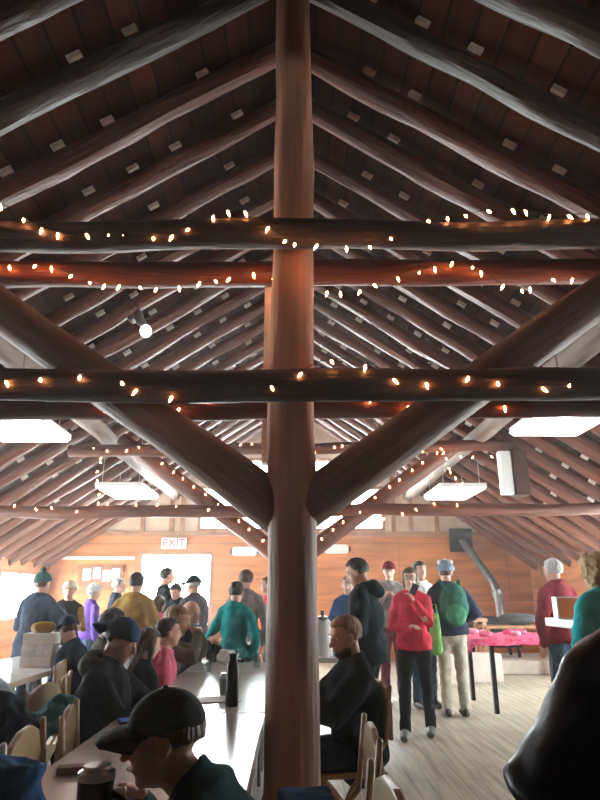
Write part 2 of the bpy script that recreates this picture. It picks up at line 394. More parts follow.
# ------------------------------------------------------------------ string lights
BULB = emit('warm_bulb', (1.0, .36, .13), 75.0)
WIRE = mat('green_black_wire', (.01, .018, .012), .5, .1, 8, 0)
bulb_me = None
def strand(pts, label, nb, sag=.03, r=.010):
    global bulb_me
    t = empty('string_lights', label, 'string lights', pts[0], 0, 'warm string lights on the roof timbers'); o0 = Vector(pts[0])
    P = [Vector(p)-o0 for p in pts]; tot = sum((b-a).length for a, b in zip(P, P[1:]))
    def pos(s):
        for a, b in zip(P, P[1:]):
            l = (b-a).length
            if s <= l: return a+(b-a)*(s/max(l, 1e-6))
            s -= l
        return P[-1]
    N_ = 60
    path = [pos(tot*i/N_) for i in range(N_+1)]
    MB().loft(path, [.0022]*(N_+1), 5, xdir=(0, 0, 1)).build('wire', WIRE, t)
    for i in range(nb):
        p = pos(tot*(i+.5+random.uniform(-.3, .3))/nb)
        e = Euler((random.uniform(-.7, .7), random.uniform(-.7, .7), 0)).to_matrix()
        if bulb_me is None:
            b = MB().loft([(0, 0, 0), (0, 0, -.012), (0, 0, -.03)], [.005, .0075, .003], 8).build('bulb', BULB, t); bulb_me = b.data
        else:
            b = bpy.data.objects.new('bulb', bulb_me); COL.objects.link(b); b.parent = t
        M = e.to_4x4(); M.translation = p+Vector((0, -.006, -.012)); b.matrix_local = M
def wind(y, z, x0, x1, turns, r=.095, front=True):
    out = []; N_ = max(8, int(turns*8))
    for i in range(N_+1):
        a = i*2*pi/8; x = x0+(x1-x0)*i/N_
        out.append((x, y-r*(.75+.25*sin(a*.37))-.012, z+r*1.25*max(-1, min(1, 2.2*noise.noise(Vector((x*2.1, y*3, z*5)))))))
    return out
strand(wind(Y1-.215, 3.30, -1.9, 1.75, 7), 'warm string lights along the dark upper front cross log', 32)
strand(wind(Y1+.215-.01, 3.25, -1.9, 1.9, 8, .095), 'warm string lights along the reddish upper back cross log', 34)
strand(wind(Y1-.215, 2.385, -1.7, 1.7, 5, .09), 'warm string lights along the dark lower front cross log', 20)
strand(wind(Y1+.215-.01, 2.385, -1.2, 1.3, 4, .085), 'warm string lights along the reddish lower back cross log', 13)
strand(wind(Y2-.2, 3.32, -2.9, 2.9, 6, .09), 'warm string lights along the upper cross log of the far frame', 26)
strand(wind(Y2-.2, 2.44, -3.9, 2.4, 6, .09), 'warm string lights along the lowest far cross log', 24)
strand([(-.3, Y2-.13, 2.0), (-1.2, Y2-.15, 2.68), (-2.3, Y2-.15, 3.45)], 'warm string lights climbing the far left brace', 12)
strand([(.3, Y2-.13, 2.0), (1.2, Y2-.15, 2.68), (2.3, Y2-.15, 3.45)], 'warm string lights climbing the far right brace', 12)
strand([(-2.66, Y2-.3, 3.25), (-2.7, Y2-.34, 2.9), (-2.62, Y2-.34, 2.62)], 'short dangling end of string lights under the far left brace', 6)
strand([(2.15, Y2-.3, 3.3), (2.22, Y2-.34, 2.95), (2.4, Y2-.34, 2.8)], 'short dangling end of string lights under the far right brace', 6)

# ------------------------------------------------------------------ lamps
TUBE = emit('fluorescent_diffuser', (.95, .98, 1.0), 7.0)
for (sg, side, y, w) in ((-1, 'left', 5.75, 'near'), (1, 'right', 5.75, 'near'), (-1, 'left', 10.3, 'far'), (1, 'right', 10.3, 'far')):
    X = sg*2.8; Z = CAMZ+1.60 if w == 'near' else CAMZ+1.66
    t = empty('ceiling_light', '%s flat white fluorescent panel hanging on the %s side of the roof' % (w, side), 'ceiling light', (X, y, Z), 0, 'fluorescent ceiling panels')
    Z += .09 if (w == 'near' and sg > 0) else 0
    t.location.z = Z
    hw, hl = .38, .68 if w == 'near' else .62
    MB().box((0, 0, .045), (2*hw, 2*hl, .07)).build('housing', WHITE, t, smooth=False, bev=.01)
    MB().box((0, 0, 0), (2*hw-.04, 2*hl-.04, .03)).build('diffuser', TUBE, t, smooth=False, bev=.008)
    for sx in (-1, 1):
        for sy in (-1, 1):
            zt = roof_z(X+sx*.3)-Z+.06
            MB().cyl((sx*.3, sy*.5, .08), (sx*.3, sy*.5, zt), .006, n=6).build('hanging_wire', STEEL, t)
c = at(146, 332, 6.0)
t = empty('flood_lamp', 'bright round bulb lamp clamped to a left rafter, above the near panel light', 'lamp', c)
MB().ell((0, 0, 0), (.06, .06, .07)).build('bulb', emit('flood_bulb', (1, .93, .85), 20), t)
MB().loft([(-.02, 0, .06), (-.07, 0, .12), (-.1, 0, .2)], [.035, .05, .05], 12).build('socket', GREYM, t)
MB().cyl((-.1, 0, .2), (-.1, 0, roof_z(c.x-.1)-c.z+.05), .012).build('bracket', GREYM, t)
c = at(133, 320, 6.15)
t = empty('flood_lamp', 'small unlit grey lamp head beside the bright round bulb', 'lamp', c)
MB().loft([(0, 0, 0), (-.03, 0, .07), (-.05, 0, .15)], [.05, .04, .02], 12).build('lamp_head', GREYM, t)
MB().cyl((-.05, 0, .15), (-.05, 0, roof_z(c.x-.05)-c.z+.05), .012).build('bracket', GREYM, t)
# hanging box with white face on the far frame, right
p0 = at(508, 450, Y2-.2); p1 = at(508, 498, Y2-.2); zc = (p0.z+p1.z)/2; hh = p0.z-p1.z
t = empty('hanging_box', 'dark upright box with a white face hung between the far cross logs', 'box', (p0.x, Y2-.2, p1.z+.06))
MB().box((.13, 0, hh/2-.05), (.2, .25, hh-.05)).build('box_body', mat('dark_box_wood', (.06, .022, .012), .7, .3, 6, .2), t, smooth=False, bev=.01)
MB().box((-.065, -.04, hh/2-.05), (.17, .12, hh-.07)).build('front_panel', WHITE, t, smooth=False, bev=.01)

# ------------------------------------------------------------------ wall items
def text(name, s, size, m, parent, loc, rot, ext=.004):
    c = bpy.data.curves.new(name, 'FONT'); c.body = s; c.size = size; c.align_x = 'CENTER'; c.align_y = 'CENTER'; c.extrude = ext
    o = bpy.data.objects.new(name, c); COL.objects.link(o)
    me = bpy.data.meshes.new_from_object(o.evaluated_get(bpy.context.evaluated_depsgraph_get())); bpy.data.objects.remove(o)
    me.materials.clear(); me.materials.append(m)
    o = bpy.data.objects.new(name, me); COL.objects.link(o); o.parent = parent; o.location = loc; o.rotation_euler = rot
    return o
c = at(175, 543.5, YF-.06)
t = empty('exit_sign', 'white EXIT sign with red letters above the bright door', 'sign', c)
MB().box((0, 0, 0), (.56, .07, .24)).build('sign_box', WHITE, t, smooth=False, bev=.01)
text('lettering', 'EXIT', .25, mat('sign_red', (.75, .02, .03), .5, .05, 5, 0), t, (0, -.04, 0), (pi/2, 0, 0))
for (px, py, lb) in ((245, 551.5, 'pale oval-ended plaque on the far wall, beside the door side of the post'), (337, 549, 'pale oval-ended plaque on the far wall, on the stove side of the post')):
    c = at(px, py, YF-.04); t = empty('wall_plaque', lb, 'sign', c, 0, 'plaques on the far wall')
    poly = [(.22+.06*cos(a), .1*sin(a)) for a in [(-pi/2+k*pi/8) for k in range(9)]] + [(-.22+.06*cos(a), .1*sin(a)) for a in [(pi/2+k*pi/8) for k in range(9)]]
    MB().prism(poly, 1, -.02, .03).build('plaque_board', mat('pale_pink_board', (.8, .66, .6), .7, .15, 12, .1), t, smooth=False)
    for sx in (-1, 1): MB().ell((sx*.3, 0, 0), (.025, .02, .06)).build('bracket', BLACKM, t)
c = at(102, 577, YF-.03)
t = empty('notice_board', 'brown notice board with pinned papers on the far left wall', 'notice board', c)
MB().box((0, 0, 0), (1.0, .04, .5)).build('board', TRIMW, t, smooth=False)
for k, (x, z, cc) in enumerate(((-.3, .05, (.8, .75, .85)), (-.08, .08, (.45, .3, .6)), (.14, .02, (.85, .8, .8)), (.34, .06, (.8, .7, .5)))):
    MB().box((x, -.025, z), (.17, .006, .24)).build('paper', mat('paper_%d' % k, cc, .8, .1, 9, 0), t, smooth=False)

# ------------------------------------------------------------------ stove, hearth, pink table, counter
SX, SY = 3.9, 12.3
t = empty('wood_stove', 'black iron wood stove at the far wall, behind the pink-covered table', 'stove', (SX, SY, .22))
MB().box((0, 0, .42), (.85, .6, .5)).build('stove_body', BLACKM, t, bev=.03, smooth=False)
MB().box((0, 0, .69), (.95, .7, .04)).build('stove_top', BLACKM, t, bev=.01, smooth=False)
dd = MB().box((0, -.315, .42), (.5, .03, .32)).build('stove_door', BLACKM, t, bev=.01, smooth=False)
MB().cyl((.2, -.36, .36), (.2, -.36, .48), .012).build('door_handle', STEEL, dd)
for sx in (-1, 1):
    for sy in (-1, 1): MB().cyl((sx*.35, sy*.22, .18), (sx*.37, sy*.24, 0), .03).build('leg', BLACKM, t)
pts = [at(463, 540, YF-.1), at(478, 560, 13.5), at(494, 581, 12.7), at(499, 592, 12.4), at(501, 603, SY+.02)]
ptsf = pts + [Vector((pts[-1].x, SY, .22+.71))]
tp = empty('stove_pipe', 'grey metal stove pipe slanting up from the stove to the wall', 'stove pipe', ptsf[-1])
o0 = ptsf[-1]
MB().loft([p-o0 for p in ptsf], [.085]*len(ptsf), 16, cap=False).build('pipe', PIPE, tp)
MB().cyl(ptsf[3]-o0+Vector((0, 0, .05)), ptsf[3]-o0-Vector((0, 0, .1)), .1, n=16).build('pipe_collar', PIPE, tp)
MB().box(at(462, 540, YF-.03)-o0, (.52, .05, .52)).build('wall_thimble', BLACKM, tp, smooth=False)
t = tag(MB().box((SX-.1, SY-.05, .11), (2.4, 1.5, .22)).build('hearth', mat('pale_masonry', (.6, .52, .45), .85, .2, 4, .3), bev=.02, smooth=False), 'raised pale masonry hearth beneath the wood stove', 'hearth')
for k, (x, y, a, b, h_) in enumerate(((2.25, 10.4, .7, .35, .42), (3.05, 10.6, .7, .35, .42))):
    tag(MB().box((x, y, h_/2), (a, b, h_)).build('masonry_block', mat('pale_block', (.62, .53, .47), .85, .2, 4, .3), bev=.015, smooth=False),
        'pale low block on the floor behind the pink table, %s' % ('nearer the backpack wearer' if k == 0 else 'nearer the stove'), 'block', 'pale blocks by the hearth')
c = at(497, 608, 10.9)
t = empty('cooking_pot', 'wide shallow pale pot resting on the side stand near the stove', 'pot', (c.x-.5, 11.2, .95))
MB().lathe((0, 0, 0), [(.25, 0), (.3, .05), (.31, .12), (.28, .12), (.24, .03)]).build('pot_body', mat('worn_aluminium', (.6, .56, .5), .4, .2, 8, .1, metal=.5), t)
MB().lathe((0, 0, .12), [(.31, 0), (.25, .04), (.04, .06), (.03, .09)]).build('pot_lid', mat('worn_aluminium', (.6, .56, .5)), t)
t = empty('side_stand', 'square wooden stand holding the wide pot beside the stove', 'stand', (c.x-.5, 11.2, 0))
MB().box((0, 0, .92), (.7, .6, .05)).build('stand_top', LOGP, t, smooth=False)
for sx in (-1, 1):
    for sy in (-1, 1): MB().box((sx*.3, sy*.25, .45), (.06, .06, .9)).build('leg', LOGP, t, smooth=False)
tag(MB().ell((3.95, 11.1, .93), (.34, .22, .10), fn=lambda d: 1+.12*noise.noise(d*3)).build('dark_bag', cloth('charcoal', (.05, .05, .05))), 'dark rounded bundle lying behind the pink-covered table', 'bundle')
t2_ = empty('back_table', 'plain dark table behind the pink-covered one, under the dark bundle', 'table', (3.95, 11.1, 0))
MB().box((0, 0, .81), (1.3, .6, .04)).build('tabletop', TRIMW, t2_, smooth=False)
for sx in (-1, 1):
    for sy in (-1, 1): MB().box((sx*.6, sy*.25, .395), (.05, .05, .79)).build('leg', TRIMW, t2_, smooth=False)

pt = empty('display_table', 'dark-legged table covered with a bright pink cloth, near the stove', 'table', (2.98, 8.3, 0))
MB().box((0, 0, .805), (1.55, 1.1, .03)).build('tabletop', TRIMW, pt, smooth=False)
for sx in (-1, 1):
    for sy in (-1, 1): MB().box((sx*.55, sy*.48, .395), (.05, .05, .79)).build('leg', BLACKM, pt, smooth=False)
b = MB(); nx, ny = 40, 28; vs = []; fs = []
for j in range(ny+1):
    for i in range(nx+1):
        x = -.86+1.72*i/nx; y = -.62+1.24*j/ny; zz = .775+.022*noise.noise(Vector((x*9, y*9, 2)))+.012*noise.noise(Vector((x*25, y*25, 2)))
        if abs(x) > .78: zz -= (abs(x)-.78)*1.2; 
        if abs(y) > .56: zz -= (abs(y)-.56)*1.2
        vs.append((x, y, zz))
for j in range(ny):
    for i in range(nx): a = j*(nx+1)+i; fs.append((a, a+1, a+nx+2, a+nx+1))
b.add(vs, fs)
PINK = mat('pink_cloth', (.60, .02, .10), .8, .3, 22, .4, c2=(.75, .16, .27))
o = b.build('tablecloth', PINK, loc=(2.98, 8.3, .06)); so = o.modifiers.new('s', 'SOLIDIFY'); so.thickness = .008
tag(o, 'bright pink cloth spread over the table near the stove', 'tablecloth')
for k in range(9):
    x = 2.98+random.uniform(-.6, .6); y = 8.3+random.uniform(-.45, .45); s_ = random.uniform(.05, .1)
    tag(MB().ell((x, y, .865), (s_, s_*.8, .035), fn=lambda d: 1+.2*noise.noise(d*4)).build('folded_cloth', mat('pale_pink', (.8, .3, .4), .8, .2, 9, .2) if k % 2 else PINK, disp=.01, dscale=20),
        'small %s folded cloth lying in the heap on the pink-covered table' % ('pale pink' if k % 2 else 'magenta'), 'cloth', '%s folded cloths on the pink table' % ('pale pink' if k % 2 else 'magenta'))

ct = empty('serving_counter', 'white-topped serving counter by the man in the maroon sweater', 'counter', (3.25, 5.45, 0))
MB().box((0, 0, 1.1), (1.9, .62, .07)).build('counter_top', WHITE, ct, smooth=False, bev=.01)
MB().box((.35, .05, .53), (1.15, .45, 1.06)).build('counter_body', TRIMW, ct, smooth=False)
c = at(566, 605, 5.45)
t = empty('menu_box', 'orange card in a white frame standing on the white counter', 'sign', (c.x, 5.4, 1.135))
MB().box((0, 0, .09), (.2, .1, .18)).build('frame', WHITE, t, smooth=False, bev=.008)
MB().box((0, -.052, .09), (.178, .006, .158)).build('card', mat('orange_card', (.85, .25, .06), .6, .1, 6, 0), t, smooth=False)

# ------------------------------------------------------------------ tables and chairs
def folding_table(x0, x1, y0, y1, label, z=.75):
    cx, cy = (x0+x1)/2, (y0+y1)/2; t = empty('folding_table', label, 'table', (cx, cy, 0), 0, 'long white folding tables')
    MB().box((0, 0, z-.022), (x1-x0, y1-y0-.008, .044)).build('tabletop', CREAM, t, smooth=False, bev=.008)
    for sy in (-1, 1):
        for sx in (-1, 1): MB().cyl((sx*((x1-x0)/2-.1), sy*((y1-y0)/2-.2), z-.04), (sx*((x1-x0)/2-.1), sy*((y1-y0)/2-.2), 0), .014).build('leg', GREYM, t)
        MB().cyl((-((x1-x0)/2-.1), sy*((y1-y0)/2-.2), .3), (((x1-x0)/2-.1), sy*((y1-y0)/2-.2), .3), .01).build('crossbar', GREYM, t)
folding_table(-.86, -.13, 1.25, 3.46, 'pale folding table nearest the viewer, beside the man in the cap')
folding_table(-.86, -.13, 3.46, 5.25, 'glaring white folding table next in line, holding the dark bottle')
folding_table(-.86, -.13, 5.25, 5.95, 'white folding table at the far end of the middle row')
folding_table(-2.72, -1.95, 3.3, 5.1, 'white folding table at the left windows, nearer one holding the red bag')
folding_table(-2.72, -1.95, 5.1, 6.8, 'white folding table at the left windows, farther one holding the bowl')
folding_table(.0, .62, 6.3, 7.0, 'white table behind the tall man in the dark hoodie, holding the coffee urn')

def chair_proto():
    t = empty('folding_chair', 'x', 'chair', (0, 0, 0))   # faces +Y, seat 0.45
    b = MB(); b.box((0, .0, .445), (.42, .4, .025)); b.build('seat', TAN, t, bev=.01, smooth=False)
    b = MB(); vs = []; poly = [(-.21, .60), (.21, .60), (.21, .76), (.15, .84), (.06, .87), (-.06, .87), (-.15, .84), (-.21, .76)]
    b.prism(poly, 1, -.235, -.21); b.build('backrest', TAN, t, bev=.008, smooth=False)
    for sx in (-1, 1):
        MB().loft([(sx*.225, -.22, .86), (sx*.225, -.19, .6), (sx*.225, .0, .40), (sx*.225, .22, 0)], [.012]*4, 8).build('leg', TAN, t)
        MB().loft([(sx*.205, .16, .43), (sx*.205, 0, .28), (sx*.205, -.22, 0)], [.012]*3, 8).build('leg', TAN, t)
    MB().cyl((-.22, .14, .15), (.22, .14, .15), .009).build('stretcher', TAN, t)
    return t
chair0 = chair_proto(); cused = [0]
def chair(x, y, rz, label):
    c_ = chair0 if not cused[0] else copy_tree(chair0); cused[0] = 1
    return place(c_, (x, y, 0), rz, label, 'tan folding chairs')

# ------------------------------------------------------------------ people
SKIN = [mat('skin_%d' % i, c, .55, .12, 9, .05, spec=.35) for i, c in enumerate(((.62, .36, .26), (.52, .29, .2), (.68, .44, .34)))]
HAIRC = {'dark': (.02, .014, .01), 'brown': (.09, .045, .022), 'light': (.34, .2, .10), 'blonde': (.55, .38, .18), 'grey': (.45, .44, .43), 'white': (.65, .63, .6)}
def hmat(c): return mat('hair_'+c, HAIRC[c], .55, .5, 30, .7, (1, 1, .25), spec=.4, bscale=60)
EYEW = mat('eye_white', (.7, .7, .68), .3, .02, 5, 0, spec=.5); EYED = mat('iris_dark', (.03, .02, .015), .2, .05, 5, 0, spec=.5)
LIP = mat('lip', (.45, .17, .14), .5, .1, 9, 0)
def Rx(a): return Matrix.Rotation(a, 3, 'X')
def Rz(a): return Matrix.Rotation(a, 3, 'Z')
def ik(a, h, l1, l2, hint):
    d = h-a; D = min(d.length, (l1+l2)*.985); u = d.normalized(); h = a+u*D
    x = (l1*l1-l2*l2+D*D)/(2*D); y = sqrt(max(l1*l1-x*x, 0)); hn = hint-u*hint.dot(u); hn.normalize()
    return a+u*x+hn*y, h

def person(label, x, y, face, H=1.7, pose='stand', lean=4, head=(0, 0), hands=None, top='jacket', tc=None, bc=None, sc=None, hair='short',
           hc='dark', hat=None, hatc=None, skin=0, fat=1.0, puff=.019, hood=None, vox=.010, z0=0, roll=0, legs=None, shoulder=1.0, brim=0, beard=None,
           cuff=None, glasses=False, collar=True, hint=None, lump=.012, hem=0.0, group=None, step=0.0, bald=False, curl=0):
    """local frame: +Y is where the person faces, +X the person's right"""
    s = H/1.75; root = empty('person', label, 'person', (x, y, z0), face, group)
    V = Vector; sit = pose == 'sit'
    pel = V((0, 0, (.53 if sit else .95*s))); L = radians(lean); R = Matrix.Rotation(radians(roll), 3, 'Y') @ Rx(-L)
    def T(px, py, pz): return pel + R @ V((px*s, py*s, pz*s))
    spine = [T(0, 0, -.02), T(0, .005, .12), T(0, .01, .28), T(0, 0, .40), T(0, -.015, .475)]
    srad = [(.158, .115), (.132*fat, .105*fat), (.152*fat, .118*fat), (.135, .095), (.075, .065)]
    neck = T(0, -.01, .50); hy, hp = radians(head[0]), radians(head[1])
    HR = Rz(hy) @ Rx(-hp); hc_ = neck + R @ V((0, .0, .060*s)) + HR @ V((0, .028*s, .065*s))
    def Hd(a, b, c): return hc_ + HR @ V((a*s, b*s, c*s))
    xd = R @ V((1, 0, 0))
    body = MB(); body.loft(spine, [(a*s, b*s) for a, b in srad], 16, xdir=xd)
    body.loft([spine[-1], neck, Hd(0, -.02, -.05)], [(.062*s, .06*s), (.056*s, .058*s), (.055*s, .06*s)], 12, xdir=xd)
    body.ell(Hd(0, -.012, .032), (.077*s, .097*s, .088*s), HR, 20, 14)
    body.ell(Hd(0, .022, -.035), (.060*s, .066*s, .078*s), HR, 18, 12)
    body.ell(Hd(0, .055, -.088), (.028*s, .024*s, .022*s), HR)                       # chin
    body.loft([Hd(0, .078, .022), Hd(0, .096, -.004), Hd(0, .106, -.026)], [.009*s, .011*s, .014*s], 8)   # nose
    body.loft([Hd(-.04, .068, .033), Hd(0, .083, .034), Hd(.04, .068, .033)], [.010*s]*3, 8)    # brow
    body.loft([Hd(-.022, .076, -.057), Hd(0, .086, -.056), Hd(.022, .076, -.057)], [.009*s]*3, 8)  # mouth mound
    for q in (-1, 1):
        body.ell(Hd(q*.077, -.008, -.004), (.009*s, .016*s, .028*s), HR)
        body.ell(Hd(q*.038, .048, -.022), (.020*s, .022*s, .020*s), HR)             # cheek
    # arms
    arms = []; up, fo = .285*s, .245*s
    for q, k in ((-1, 0), (1, 1)):
        sh = T(q*.160*shoulder, -.005, .395)
        tgt = hands[k] if hands and hands[k] is not None else (None if True else 0)
        if tgt is None: tgt = (q*.215, .06 if not sit else .28, (-.08 if not sit else .06)); wr_ = pel + V((tgt[0]*s, tgt[1]*s, tgt[2]*s))
        else: wr_ = pel + V((tgt[0]*s, tgt[1]*s, tgt[2]*s))
        el, wr_ = ik(sh, wr_, up, fo, V(hint) if hint else V((q*.7, -.5, -.6)))
        arms.append((q, sh, el, wr_))
        body.loft([T(q*.10, 0, .41), sh, sh+(el-sh)*.35, el, el+(wr_-el)*.3, wr_], [.055*s, .056*s, .048*s, .038*s, .040*s, .026*s], 12)
        d = (wr_-el).normalized(); side = d.cross(V((0, 0, 1)))
        if side.length < .3: side = d.cross(V((0, 1, 0)))
        side.normalize(); nrm = side.cross(d)
        if abs(d.z) > .6: side, nrm = V((0, 1, 0)) - d*d.y, None; side.normalize(); nrm = d.cross(side)*(-q)
        side *= 1
        body.loft([wr_, wr_+d*.045*s, wr_+d*.085*s], [(.024*s, .020*s), (.038*s, .017*s), (.040*s, .014*s)], 12, xdir=side)
        curl_ = nrm*(-1)
        for j, (o_, ln) in enumerate(((-.030, .068), (-.010, .076), (.010, .072), (.029, .058))):
            a = wr_+d*.078*s+side*o_*s; b_ = a+d*ln*.5*s+curl_*.010*s; c_ = b_+d*ln*.32*s+curl_*.030*s
            body.loft([a, b_, c_], [.0095*s, .0088*s, .0078*s], 8)
        a = wr_+d*.022*s-side*.026*s; b_ = a+(d*.6-side*.75)*.036*s; c_ = b_+(d*.9-side*.15)*.032*s
        body.loft([a, b_, c_], [.013*s, .011*s, .009*s], 8)
    # legs
    lg = []
    for q, k in ((-1, 0), (1, 1)):
        hp_ = pel + V((q*.09*s, 0, -.03*s))
        if sit:
            kn = hp_ + V((q*.04, .44*s, .0)); an = V((kn.x+q*.01, kn.y-.02+(.12 if q > 0 else 0), .085))
        else:
            an = V((q*(.10+step*.1)*s, q*step*.5*s, .085*s)); kn = (hp_+an)/2 + V((0, .03*s, .01))
        if legs: kn, an = V(legs[k][0]), V(legs[k][1])
        lg.append((q, hp_, kn, an))
        body.loft([hp_, hp_+(kn-hp_)*.4, kn, kn+(an-kn)*.3, an], [.082*s, .076*s, .052*s, .054*s, .036*s], 12)
        body.loft([an+V((0, -.03, -.045)), an+V((0, .08, -.055)), an+V((0, .16, -.065))], [(.032, .034), (.040, .024), (.034, .015)], 12)
    sk = SKIN[skin]; body.build('body', sk, root, vox=vox, sm=3)
    # face bits
    for q in (-1, 1):
        MB().ell(Hd(q*.030, .073, .010), (.013*s, .009*s, .0075*s), HR, 10, 8).build('eye', EYEW, root)
        MB().ell(Hd(q*.030, .0795, .010), (.006*s, .004*s, .006*s), HR, 8, 6).build('iris', EYED, root)
        MB().loft([Hd(q*.016, .084, .033), Hd(q*.034, .083, .037), Hd(q*.05, .068, .032)], [.003*s, .0045*s, .003*s], 6).build('eyebrow', hmat(hc), root)
    MB().loft([Hd(-.024, .080, -.056), Hd(0, .093, -.056), Hd(.024, .080, -.056)], [.003*s, .0065*s, .003*s], 8).build('lips', LIP, root)
    if glasses:
        b = MB()
        for q in (-1, 1):
            ring = [Hd(q*.032+.024*cos(a), .092, .010+.018*sin(a)) for a in [k*pi/6 for k in range(12)]]
            b.loft(ring+[ring[0]], [.0025]*13, 5, cap=False); b.cyl(Hd(q*.056, .09, .014), Hd(q*.078, 0, .010), .0025, n=5)
        b.cyl(Hd(-.008, .092, .014), Hd(.008, .092, .014), .0025, n=5); b.build('eyeglasses', BLACKP, root)
    # hair
    def hairfn(d):
        front = d.y; low = d.z
        if hat == 'cap' and low < -.40: inside = True
        elif hair == 'short' or hair == 'bun': inside = (front > .35 and low < .50) or low < -.62 or (front > -.05 and low < -.08)
        elif hair == 'bald': inside = low > .45 or (front > .25) or low < -.55
        else: inside = (front > .40 and low < .45) or (low < -.8)
        k = .80 if inside else 1.0
        return k*(1+.05*noise.noise(d*(4+curl*3)) + curl*.10*noise.noise(d*9))
    if hair:
        b = MB(); e = 1.12+curl*.25
        b.ell(Hd(0, -.014, .030), (.080*s*e, .100*s*e, .091*s*e), HR, 34, 26, hairfn)
        if hair == 'long':
            b.loft([Hd(0, -.06, .06), Hd(0, -.085, -.05), T(0, -.115, .44), T(0, -.13, .33)], [(.075*s, .05*s), (.085*s, .05*s), (.085*s, .035*s), (.05*s, .02*s)], 16, xdir=HR @ V((1, 0, 0)))
            for q in (-1, 1): b.loft([Hd(q*.07, -.01, .04), Hd(q*.085, .0, -.05), Hd(q*.08, .0, -.13)], [.025*s, .028*s, .02*s], 8)
        if hair == 'bob':
            b.loft([Hd(0, -.03, .06), Hd(0, -.045, -.02), Hd(0, -.05, -.09)], [(.09*s, .07*s), (.098*s, .06*s), (.085*s, .045*s)], 16, xdir=HR @ V((1, 0, 0)))
        if hair == 'bun': b.ell(Hd(0, -.10, .09), (.04*s, .04*s, .04*s), HR)
        b.build('hair', hmat(hc), root, vox=.009 if vox < .011 else .012, sm=2, disp=.004+.01*curl, dscale=30)
    if beard:
        MB().ell(Hd(0, .03, -.072), (.062*s, .062*s, .05*s), HR, fn=lambda d: .75 if (d.z > .25 and d.y > .5) or d.y < -.4 else 1.02+.05*noise.noise(d*6)).build('beard', hmat(beard), root)
    if hat == 'beanie' or hat == 'pom' or hat == 'fuzzy':
        b = MB(); b.ell(Hd(0, -.014, .045), (.098*s, .116*s, .112*s), HR, 24, 18, lambda d: .74 if d.z < -.05 or (d.z < .12 and d.y > .3) else 1)
        ring = [Hd(.093*cos(a), -.014+.110*sin(a), .050+.014*sin(a)) for a in [k*pi/8 for k in range(16)]]
        b.loft(ring+ring[:1], [.014*s]*17, 8, xdir=(0, 0, 1))
        o = b.build('knit_hat' if hat != 'fuzzy' else 'fuzzy_hat', hatc, root, vox=.009, sm=2, disp=.003 if hat != 'fuzzy' else .016, dscale=40)
        if hat == 'pom': MB().ell(Hd(0, -.02, .172), (.032*s,)*3, HR, 16, 12, lambda d: 1+.3*noise.noise(d*6)).build('pom_pom', hatc, o)
        if hat == 'fuzzy':
            for q in (-1, 0, 1): MB().ell(Hd(q*.06, -.01, .145-abs(q)*.015), (.035*s, .035*s, .03*s), HR, 16, 12, lambda d: 1+.35*noise.noise(d*6)).build('fuzzy_tuft', mat('white_fleece', (.8, .8, .76), .95, .2, 30, .6), o)
    if hat == 'cap':
        b = MB(); b.ell(Hd(0, -.014, .036), (.092*s, .112*s, .102*s), HR, 28, 20, lambda d: .74 if d.z < 0 else 1); o = b.build('cap', hatc, root, vox=.008, sm=2)
        BR = HR @ Rz(radians(brim)); cc = Hd(0, -.014, .05); b = MB(); vs = []; fs = []; nn = 14
        for rr, dz in ((.085, .0), (.125, .002), (.165, -.008), (.185, -.016)):
            for k in range(nn+1):
                a = radians(25+130*k/nn); w_ = 1.0 if rr < .1 else 1.0
                vs.append(cc + BR @ V((min(max(rr*cos(a), -.082), .082)*s*1.05, (rr*sin(a)+.012)*s, (dz-.09*(cos(a)**2)*(rr/.17)*.5)*s)))
        for r_ in range(3):
            for k in range(nn): a = r_*(nn+1)+k; fs.append((a, a+1, a+nn+2, a+nn+1))
        b.add(vs, fs); br = b.build('brim', hatc, o); sd_ = br.modifiers.new('s', 'SOLIDIFY'); sd_.thickness = .006
        MB().ell(Hd(0, -.014, .137), (.008*s,)*3).build('cap_button', hatc, o)
    # upper garment
    p_ = puff
    def grow(r, k=1.0): return tuple((a+p_*k)*s for a in r) if isinstance(r, tuple) else (r+p_*k)*s
    b = MB(); hemz = -.06-hem
    if not sit: chain = [T(0, 0, hemz), T(0, 0, .02)] + spine[1:4]; cr = [(.178, .13), (.172, .125)]
    else: chain = [T(0, -.005, -.06), T(0, 0, .03)] + spine[1:4]; cr = [(.175, .13), (.17, .125)]
    rads = [grow(r) for r in cr] + [grow(r) for r in srad[1:4]]
    b.loft([T(-.165, -.005, .41), T(-.10, -.012, .445), T(0, -.015, .47), T(.10, -.012, .445), T(.165, -.005, .41)], [grow(.040, .6), grow(.046, .6), grow(.05, .6), grow(.046, .6), grow(.040, .6)], 12, xdir=(0, 0, 1))
    b.loft(chain+[T(0, -.012, .455)], rads+[grow((.10, .075), .5)], 20, xdir=xd, cd=.22)
    b.ell(T(0, -.03, .44), (.125*s, .092*s, .06*s), R)
    for (q, sh, el, w2) in arms:
        if top == 'vest': b.loft([T(q*.08, 0, .41), sh], [grow(.055), grow(.05, .5)], 12); continue
        sl = T(q*.075, 0, .40); e2 = w2 if top != 'tee' else sh+(el-sh)*.62
        ks = [sl, sh, sh+(el-sh)*.4, el, el+(w2-el)*.5, w2] if top != 'tee' else [sl, sh, sh+(el-sh)*.62]
        rs = [grow(.055, .8), grow(.050, .8), grow(.048, .9), grow(.042, .9), grow(.040, .8), grow(.031, .6)] if top != 'tee' else [grow(.062), grow(.057), grow(.055)]
        b.loft(ks, rs, 14)
    if collar and top != 'tee':
        ring = [T(.075*cos(a), -.012+.07*sin(a), .505-.012*sin(a)) for a in [k*pi/7 for k in range(14)]]
        b.loft(ring+ring[:1], [.020*s]*15, 8, xdir=(0, 0, 1))
